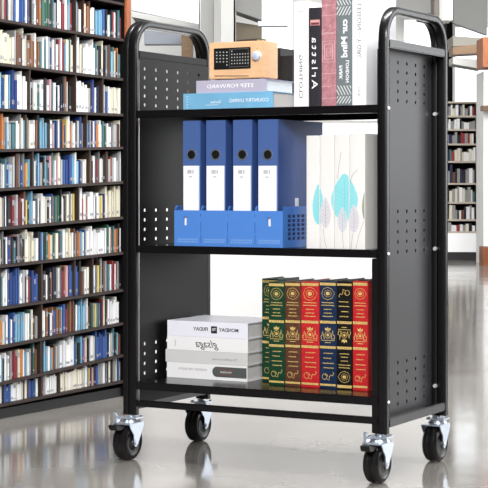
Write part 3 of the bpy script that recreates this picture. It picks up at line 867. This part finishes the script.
for (a, b_, py), lb in zip(spans, flabs):
    xa = onfront(a, 160, fy)[0]; xb = onfront(b_, 160, fy)[0]
    h = onfront(a, py, fy)[1] - S2 - .0035
    t = cthing('lever_arch_file', lb, 'file', (xa + xb) / 2, fy, S2 + .0035, 'blue lever arch files in the blue holder')
    hw = (xb - xa) / 2
    sp = obj('spine', box(-hw, hw, 0, .003, 0, h, .001), BFS, t)
    obj('cover', box(-hw, -hw + .0025, .0032, .265, 0, h), BF, t)
    obj('cover', box(hw - .0025, hw, .0032, .265, 0, h), BF, t)
    obj('papers', box(-hw + .003, hw - .0035, .02, .255, .004, h - .02), M_PAPERV, t)
    zr = onfront((a + b_) / 2, 154.6, fy)[1] - S2 - .0035
    rx = .0115
    bm = bmesh.new()
    n = 28
    for q in range(n):
        a0 = 2 * math.pi * q / n; a1 = 2 * math.pi * (q + 1) / n
        for r0, r1, ya, yb_ in ((rx, rx * 1.24, -.0012, -.0012),):
            vs = [(r0, a0), (r1, a0), (r1, a1), (r0, a1)]
            bm.faces.new([bm.verts.new((r * math.cos(t_), -.0012, zr + r * math.sin(t_))) for r, t_ in vs])
            bm.faces.new([bm.verts.new((rx * 1.24 * math.cos(t_), yy, zr + rx * 1.24 * math.sin(t_))) for t_, yy in ((a0, -.0012), (a0, 0), (a1, 0), (a1, -.0012))])
    obj('finger_ring', bm, M_RING, t)
    bm = bmesh.new(); poly(bm, ell(0, zr, rx, rx, 28), -.0005); obj('finger_hole', bm, M_DARKIN, t)
    zl = onfront((a + b_) / 2, 165.8, fy)[1] - S2 - .0035
    bm = bmesh.new(); bm_box(bm, -hw + .0022, hw - .0042, -.0008, -.0001, .012, zl)
    lbm = obj('label', bm, M_WHITE, t)
    bm = bmesh.new()
    cx = -.002; cz = zl - .016
    for q in range(9):
        x = cx - .010 + q * .0022
        if q == 6: continue
        poly(bm, [(x, cz - .005), (x + .0013, cz - .005), (x + .0013, cz + .005), (x, cz + .005)], -.0012)
    poly(bm, [(cx - .006, cz - .0145), (cx + .005, cz - .0145), (cx + .005, cz - .0125), (cx - .006, cz - .0125)], -.0012)
    obj('label_print', bm, M_GREYINK, lbm)
    # edge strip of the label sleeve
    bm = bmesh.new(); bm_box(bm, hw - .0042, hw - .0016, -.0008, -.0001, .012, zl); obj('label_sleeve', bm, mat('clear_sleeve', (178, 192, 222), .3), t)
# white clip tab on the last file's side
t_last = t
obj('index_tab', box(hw + .0001, hw + .001, .098, .118, .092, .125, .0003), mat('frosted_tab', (214, 218, 222), .4), t_last)

# --- middle shelf: four white volumes sharing a leaf picture
y0 = .02
WC = mat('ivory_white_cover', (230, 229, 228), .5, .35)
edges = [306.0, 319.6, 334.2, 349.4, 365.0]
tops = [135.6, 134.9, 134.2, 133.4]
wl = ['white picture volume at the left end, showing an aqua leaf', 'white picture volume second from left, with a lilac skeleton leaf', 'white picture volume third from left, with the big aqua leaf',
      'white picture volume at the right end, with an olive leaf edge']
AQ = mat('aqua_print', (142, 216, 224), .5); AQ2 = mat('teal_vein_print', (110, 192, 202), .5); LI = mat('lilac_grey_print', (212, 210, 218), .5); OL = mat('olive_print', (158, 160, 142), .5); ST = mat('stem_print', (150, 140, 136), .5)
def leafpts(cx, cy, w_, h_, tip=1.0):
    out = []
    for i in range(24):
        a = 2 * math.pi * i / 24
        s = math.sin(a); c = math.cos(a)
        wd = w_ / 2 * c * (1 - .35 * max(0, s)) 
        out.append((cx + wd, cy - h_ / 2 * s * (1 + .06 * (s > .9))))
    return out
art = []   # (layer, material, list of photo-space outlines)
def LP(pts): return [onfront(p[0], p[1], y0) for p in pts]
for i in range(4):
    a, b_ = edges[i], edges[i + 1]
    h = onfront((a + b_) / 2, tops[i], y0)[1] - S2
    t, hw = up_book(wl[i], a, b_, y0, .19, WC, S2, h, 'white leaf picture volumes on the middle shelf', gap=.0005)
    bx = (t.location - OO).dot(EX)
    def put(nm, items, m, lay):
        bm = bmesh.new()
        for kind, pts, wd in items:
            P_ = [(q[0] - bx, q[1] - S2) for q in LP(pts)]
            if kind == 'p': poly(bm, P_, -.0003 - lay * .00025)
            else: ribbon(bm, P_, wd, -.0003 - lay * .00025)
        for co, no in (((-hw + .0008, 0, 0), (-1, 0, 0)), ((hw - .0008, 0, 0), (1, 0, 0))):
            bmesh.ops.bisect_plane(bm, geom=bm.verts[:] + bm.edges[:] + bm.faces[:], plane_co=co, plane_no=no, clear_outer=True)
        if len(bm.faces): obj(nm, bm, m, t)
        else: bm.free()
    def veins(cx, cy, w_, h_, n=5):
        out = [('r', [(cx, cy - h_ * .42), (cx + .3, cy + h_ * .5)], .0008)]
        for q in range(n):
            yy = cy - h_ * .25 + h_ * .6 * q / n
            out.append(('r', [(cx, yy + h_ * .1), (cx - w_ * .34, yy)], .0005)); out.append(('r', [(cx, yy + h_ * .1), (cx + w_ * .34, yy)], .0005))
        return out
    put('leaf_print', [('p', leafpts(318.2, 205, 11.5, 39), 0), ('p', leafpts(344.5, 198, 27, 46), 0)], AQ, 0)
    put('leaf_print', [('p', leafpts(325.5, 213, 11, 30), 0), ('p', leafpts(354, 219, 11, 27), 0), ('p', leafpts(342.5, 220, 10, 24), 0)], LI, 1)
    put('leaf_print', [('p', leafpts(365, 206, 6, 28), 0)], OL, 1)
    put('vein_print', veins(344.5, 198, 27, 46, 7) + veins(318.2, 205, 11.5, 39) + veins(342.5, 220, 10, 24), AQ2, 2)
    put('stem_print', veins(325.5, 213, 11, 30) + veins(354, 219, 11, 27) + [('r', [(341.2, 152), (339, 166), (337.6, 179)], .001), ('r', [(358, 169.5), (352.5, 175), (350, 183)], .001),
                       ('r', [(323.5, 229), (324.5, 240), (326.6, 248)], .0009), ('r', [(342.5, 231), (343, 240), (343.6, 249)], .0009), ('r', [(353.2, 233), (352, 241), (351, 249)], .0009),
                       ('r', [(364, 221), (359, 235), (356, 249)], .0009)], ST, 2)

# --- top shelf: two lying books and the wooden radio
y0 = .05
CB = mat('sky_blue_cover', (118, 178, 214), .42, .4, noise=.12, nscale=12); LV = mat('lavender_grey_cover', (180, 176, 196), .5, .4)
zt = onfront(225, 92.6, y0)[1] - S1
t, hw = flat_book('light blue book titled COUNTRY LIVING in mirrored capitals, lowest on the top shelf', 183.3, 273, 100, 100, y0, .17, CB, S1, zt, 'books lying under the radio')
def sxx(px, a, b_, hw): return -hw + (px - a) / (b_ - a) * 2 * hw
mirror_line('COUNTRY LIVING', .0130, sxx(249.5, 183.3, 273, hw), zt * .5, M_WHITE, t, sx=1.12, bold=.0001)
mirror_line('Garden', .011, sxx(216.5, 183.3, 273, hw), zt * .45, M_WHITE, t)
bm = bmesh.new(); ribbon(bm, [(sxx(206, 183.3, 273, hw), zt * .28), (sxx(219, 183.3, 273, hw), zt * .28)], .001, EPS)
for q in range(5): ribbon(bm, [(sxx(186.5, 183.3, 273, hw), zt * (.15 + .16 * q)), (sxx(188.5, 183.3, 273, hw), zt * (.2 + .16 * q))], .001, EPS)
obj('title_rule', bm, M_WHITE, t)
z2 = S1 + zt + .0003; h2 = onfront(230, 79.6, y0)[1] - z2
t, hw = flat_book('lavender grey book titled STEP FORWARD in mirrored capitals, under the radio', 196.3, 266, 90, 90, y0 + .004, .16, LV, z2, h2, 'books lying under the radio')
mirror_line('STEP FORWARD', .0145, sxx(230.5, 196.3, 266, hw), h2 * .5, M_WHITE, t, sx=1.35, bold=.0001)
# radio
z3 = z2 + h2 + .0003
ry = y0 + .012
xa = onfront(209, 60, ry)[0]; xb = onfront(263.6, 60, ry)[0]; hw = (xb - xa) / 2
H = onfront(236, 41.6, ry)[1] - z3
t = cthing('table_radio', 'small pale wooden table radio with black grille and silver dial, on two books', 'radio', (xa + xb) / 2, ry, z3)
RW = mat('pale_beech_veneer', (230, 186, 144), .45, .4, noise=.08, nscale=12, stretch=(1, 1, 7))
for x in (-hw * .72, hw * .72):
    for y in (.014, .066):
        bm = bmesh.new(); bm_cyl(bm, (x, y, 0), (0, 0, 1), .006, .007, .003, 14); obj('foot', bm, M_DARKIN, t)
zf = .0031
obj('cabinet', box(-hw, hw, 0, .082, zf, H, .0022), RW, t, True)
def rx_(px): return -hw + (px - 209) / (263.6 - 209) * 2 * hw
def rz_(py): return onfront(236, py, ry)[1] - z3
gp = obj('grille_panel', box(rx_(214.2), rx_(251), -.0025, -.0001, rz_(69), rz_(47.6), .0012), M_DARKIN, t)
bm = bmesh.new()
M_DOT = mat('pale_dots', (206, 208, 206), .5)
for i in range(4):
    for j in range(5):
        if (j == 4 and i < 3): continue
        x = rx_(217.4 + i * 3.4); z = rz_(51.6 + j * 3.2 + i * .1); poly(bm, [(x - .0017, z - .0014), (x + .0017, z - .0014), (x + .0017, z + .0014), (x - .0017, z + .0014)], -.0029)
for i in range(7):
    for j in range(5):
        if j == 0 and i not in (0,): continue
        x = rx_(232.6 + i * 2.7); z = rz_(51.2 + j * 3.1); poly(bm, [(x - .0015, z - .0014), (x + .0015, z - .0014), (x + .0015, z + .0014), (x - .0015, z + .0014)], -.0029)
obj('speaker_dots', bm, M_DOT, gp)
bm = bmesh.new()
ribbon(bm, [(rx_(230.3), rz_(49.2)), (rx_(249), rz_(49.2)), (rx_(249), rz_(66.8)), (rx_(230.3), rz_(66.8))], .0012, -.0030, closed=True)
obj('display_frame', bm, mat('grey_bezel', (120, 120, 120), .4), gp)
bm = bmesh.new(); c = (rx_(257.2), -.0001, rz_(56.8))
bm_lathe(bm, c, (0, -1, 0), [(.0135, 0), (.0135, .002), (.0115, .003), (.0115, .010), (.0095, .0115)], 32)
dl = obj('tuning_dial', bm, mat('silver_blue_dial', (206, 212, 228), .3, .5, .2), t, True)
bm = bmesh.new(); bm_cyl(bm, (c[0], -.0118, c[2] - .001), (0, -1, 0), .004, .0035, .0008, 16); obj('dial_cap', bm, mat('dial_cap', (180, 190, 216), .3), dl)
bm = bmesh.new(); poly(bm, [(c[0] - .001, rz_(49.2)), (c[0] + .001, rz_(49.2)), (c[0] + .001, rz_(50.2)), (c[0] - .001, rz_(50.2))], EPS); obj('dial_mark', bm, M_INK, t)
bm = bmesh.new(); ribbon(bm, [(rx_(214.5), rz_(75.2)), (rx_(249), rz_(76.4))], .002, EPS); obj('base_slot', bm, M_DARKIN, t)
bm = bmesh.new(); bm_cyl(bm, (-hw + .004, .066, H + .0035), (1, 0, 0), .0022, .0022, hw * 1.5, 10); bm_box(bm, -hw + .002, -hw + .012, .060, .072, H + .0001, H + .006); obj('folded_aerial', bm, M_DARKIN, t)
obj('preset_button', box(hw * .62, hw * .86, .02, .04, H + .0001, H + .0065, .001), mat('olive_button', (96, 104, 74), .5), t)
# two black books standing behind the radio
M_BK = mat('black_book_cloth', (12, 12, 13), .6)
for (a, b_, py, lb) in ((266.5, 280.5, 48.5, 'taller black book standing behind the radio'), (280.9, 292.6, 56, 'shorter black book behind the radio beside the white CLOTHING book')):
    yy = .235
    xa = onfront(a, 80, yy)[0]; xb = onfront(b_, 80, yy)[0]; hw = (xb - xa) / 2
    t = cthing('book', lb, 'book', (xa + xb) / 2, yy, S1, 'black books behind the radio')
    h = onfront(a, py, yy)[1] - S1
    bm = bmesh.new(); bm_prism(bm, [(-hw, 0), (hw, 0), (hw, .12), (hw - .0025, .12), (hw - .0025, .003), (-hw + .0025, .003), (-hw + .0025, .12), (-hw, .12)], 'z', 0, h); obj('cover', bm, M_BK, t)
    obj('pages', box(-hw + .0026, hw - .0026, .0031, .117, .002, h - .003), M_PAPERV, t)

# --- top shelf: five upright books
y0 = .06
VU = mat('mauve_cloth', (180, 126, 134), .7, .3, noise=.22, nscale=60)
GB = mat('slate_green_cover', (112, 122, 126), .5, .4); BKC = mat('off_black_cover', (46, 44, 50), .45, .4)
tb = {}
for nm, lb, a, b_, m, h in (('w', 'tall white book titled CLOTHING running up its spine, left of the upright row', 293.6, 308.4, M_WHITE, .268),
                            ('k', 'charcoal book with bold white title on the top shelf, between white and mauve', 308.4, 321.2, BKC, .252),
                            ('m', 'mauve patterned cloth book standing between the charcoal and slate books', 321.2, 336.2, VU, .300),
                            ('g', 'slate grey book with white zigzag bands and lettering, on the top shelf', 336.2, 351.8, GB, .305),
                            ('r', 'tall white book with grey serif lettering at the right end of the top shelf', 351.8, 366.2, M_WHITE, .300)):
    if nm == 'k': h = onfront(315, 7.6, y0)[1] - S1
    if nm == 'w': h = onfront(300, 1.5, y0)[1] - S1
    t, hw = up_book(lb, a, b_, y0, .19, m, S1, h, 'upright books on the top shelf')
    tb[nm] = (t, hw, h)
def Zp(py): return onfront(330, py + .0, y0)[1] - S1
def vtext(nm, s, size, py0, py1, cx, m, down=False, stretch=True, **kw):
    t, hw, h = tb[nm]
    za, zb_ = Zp(py1), Zp(py0)          # low, high
    bm = text_bm(s, size, lambda u, v: (u, 0, v), **kw)
    us = [v.co.x for v in bm.verts]; vs = [v.co.z for v in bm.verts]; L = max(us) - min(us); mu = (max(us) + min(us)) / 2; mv = (max(vs) + min(vs)) / 2
    k = (zb_ - za) / L if stretch else 1
    for v in bm.verts:
        u, q = (v.co.x - mu) * k, v.co.z - mv
        v.co = Vector((cx * hw + (-q if down else q), EPS, (za + zb_) / 2 + (-u if down else u)))
    return obj('lettering', bm, m, t)
vtext('w', 'CLOTHING', .0135, 54, 97.5, 0, M_INK)
vtext('k', 'Arlstta', .024, 36.5, 88.5, .0, M_WHITE, bold=.0002, space=1.35)
t, hw, h = tb['k']
bm = bmesh.new(); poly(bm, [(-hw * .7, Zp(24.6)), (hw * .8, Zp(24.6)), (hw * .8, Zp(19)), (-hw * .7, Zp(19))], EPS); bl = obj('publisher_block', bm, mat('dusty_rose_print', (214, 158, 158), .5), t)
bm = bmesh.new(); poly(bm, [(-hw * .6, Zp(24)), (hw * .7, Zp(24)), (hw * .7, Zp(21.8)), (-hw * .6, Zp(21.8))], EPS - .0003); obj('publisher_print', bm, mat('wine_print', (110, 50, 56), .5), bl)
t, hw, h = tb['w']
bm = bmesh.new(); poly(bm, [(-hw * .5, Zp(10.3)), (hw * .5, Zp(10.3)), (hw * .5, Zp(9.3)), (-hw * .5, Zp(9.3))], EPS); obj('spine_rule', bm, mat('light_grey_print', (206, 206, 208), .6), t)
# mauve pattern: pale lines and a framed square
t, hw, h = tb['m']
PL = mat('pale_rose_print', (222, 184, 188), .6)
bm = bmesh.new(); rr = random.Random(8)
for py in (5, 15, 32.5, 33.6, 73.4, 86, 98): ribbon(bm, [(-hw * .96, Zp(py + .6)), (-hw * .3, Zp(py - .1)), (hw * .3, Zp(py + .3)), (hw * .96, Zp(py - .5))], .0011, EPS)
obj('cloth_pattern', bm, PL, t); bm = bmesh.new()
for (a, b_, wd) in ((41, 62, .0014), (44, 59, .002), (48, 56, .0012)):
    s = (.82, .55, .3)[(41, 44, 48).index(a)]
    ribbon(bm, [(-hw * s, Zp(a)), (hw * s, Zp(a)), (hw * s, Zp(b_)), (-hw * s, Zp(b_))], wd, EPS, closed=True)
obj('framed_square', bm, PL, t); bm = bmesh.new()
for q in range(26):
    x = rr.uniform(-.8, .8) * hw; py = rr.choice((rr.uniform(1, 30), rr.uniform(64, 100)))
    ribbon(bm, [(x, Zp(py)), (x + rr.uniform(-.2, .2) * hw, Zp(py + rr.uniform(1, 3)))], .0008, EPS)
obj('cloth_flecks', bm, PL, t)
# slate book
t, hw, h = tb['g']
ZM = mat('pale_zigzag_print', (226, 230, 230), .5)
def zig(bm, py0, py1, lean):
    n = 5
    for q in range(-2, n + 2):
        xa = -hw + 2 * hw * (q / n); dx = lean * 2 * hw * .32
        ribbon(bm, [(xa, Zp(py1)), (xa + dx, Zp(py0))], .0024, EPS)
for rows_ in (((-3, 6, -1), (7.2, 16, 1)), ((86, 95.4, -1), (96.6, 103.8, 1))):
    bm = bmesh.new()
    for q in rows_: zig(bm, *q)
    for co, no in (((-hw + .0012, 0, 0), (-1, 0, 0)), ((hw - .0012, 0, 0), (1, 0, 0))):
        bmesh.ops.bisect_plane(bm, geom=bm.verts[:] + bm.edges[:] + bm.faces[:], plane_co=co, plane_no=no, clear_outer=True)
    obj('zigzag_band', bm, ZM, t)
vtext('g', 'cur Mind', .024, 20, 58, .05, M_WHITE, down=True, bold=.0009)
vtext('g', 'LONDON', .0125, 61, 83, .45, M_WHITE, down=True, bold=.0004); vtext('g', 'PARK', .0125, 66, 80, -.4, M_WHITE, down=True, bold=.0004)
vtext('r', 'LEISON', .0155, 5.5, 31, .05, mat('mid_grey_ink', (104, 104, 108), .6), down=True); vtext('r', 'Y GIRL', .0165, 40, 59.5, .05, MATS['mid_grey_ink'], down=True)
vtext('r', 'TOUR', .009, 87, 97, .0, M_GREYINK, down=True)
vtext('r', 'and', .006, 32.5, 38.5, .05, M_GREYINK, down=True)
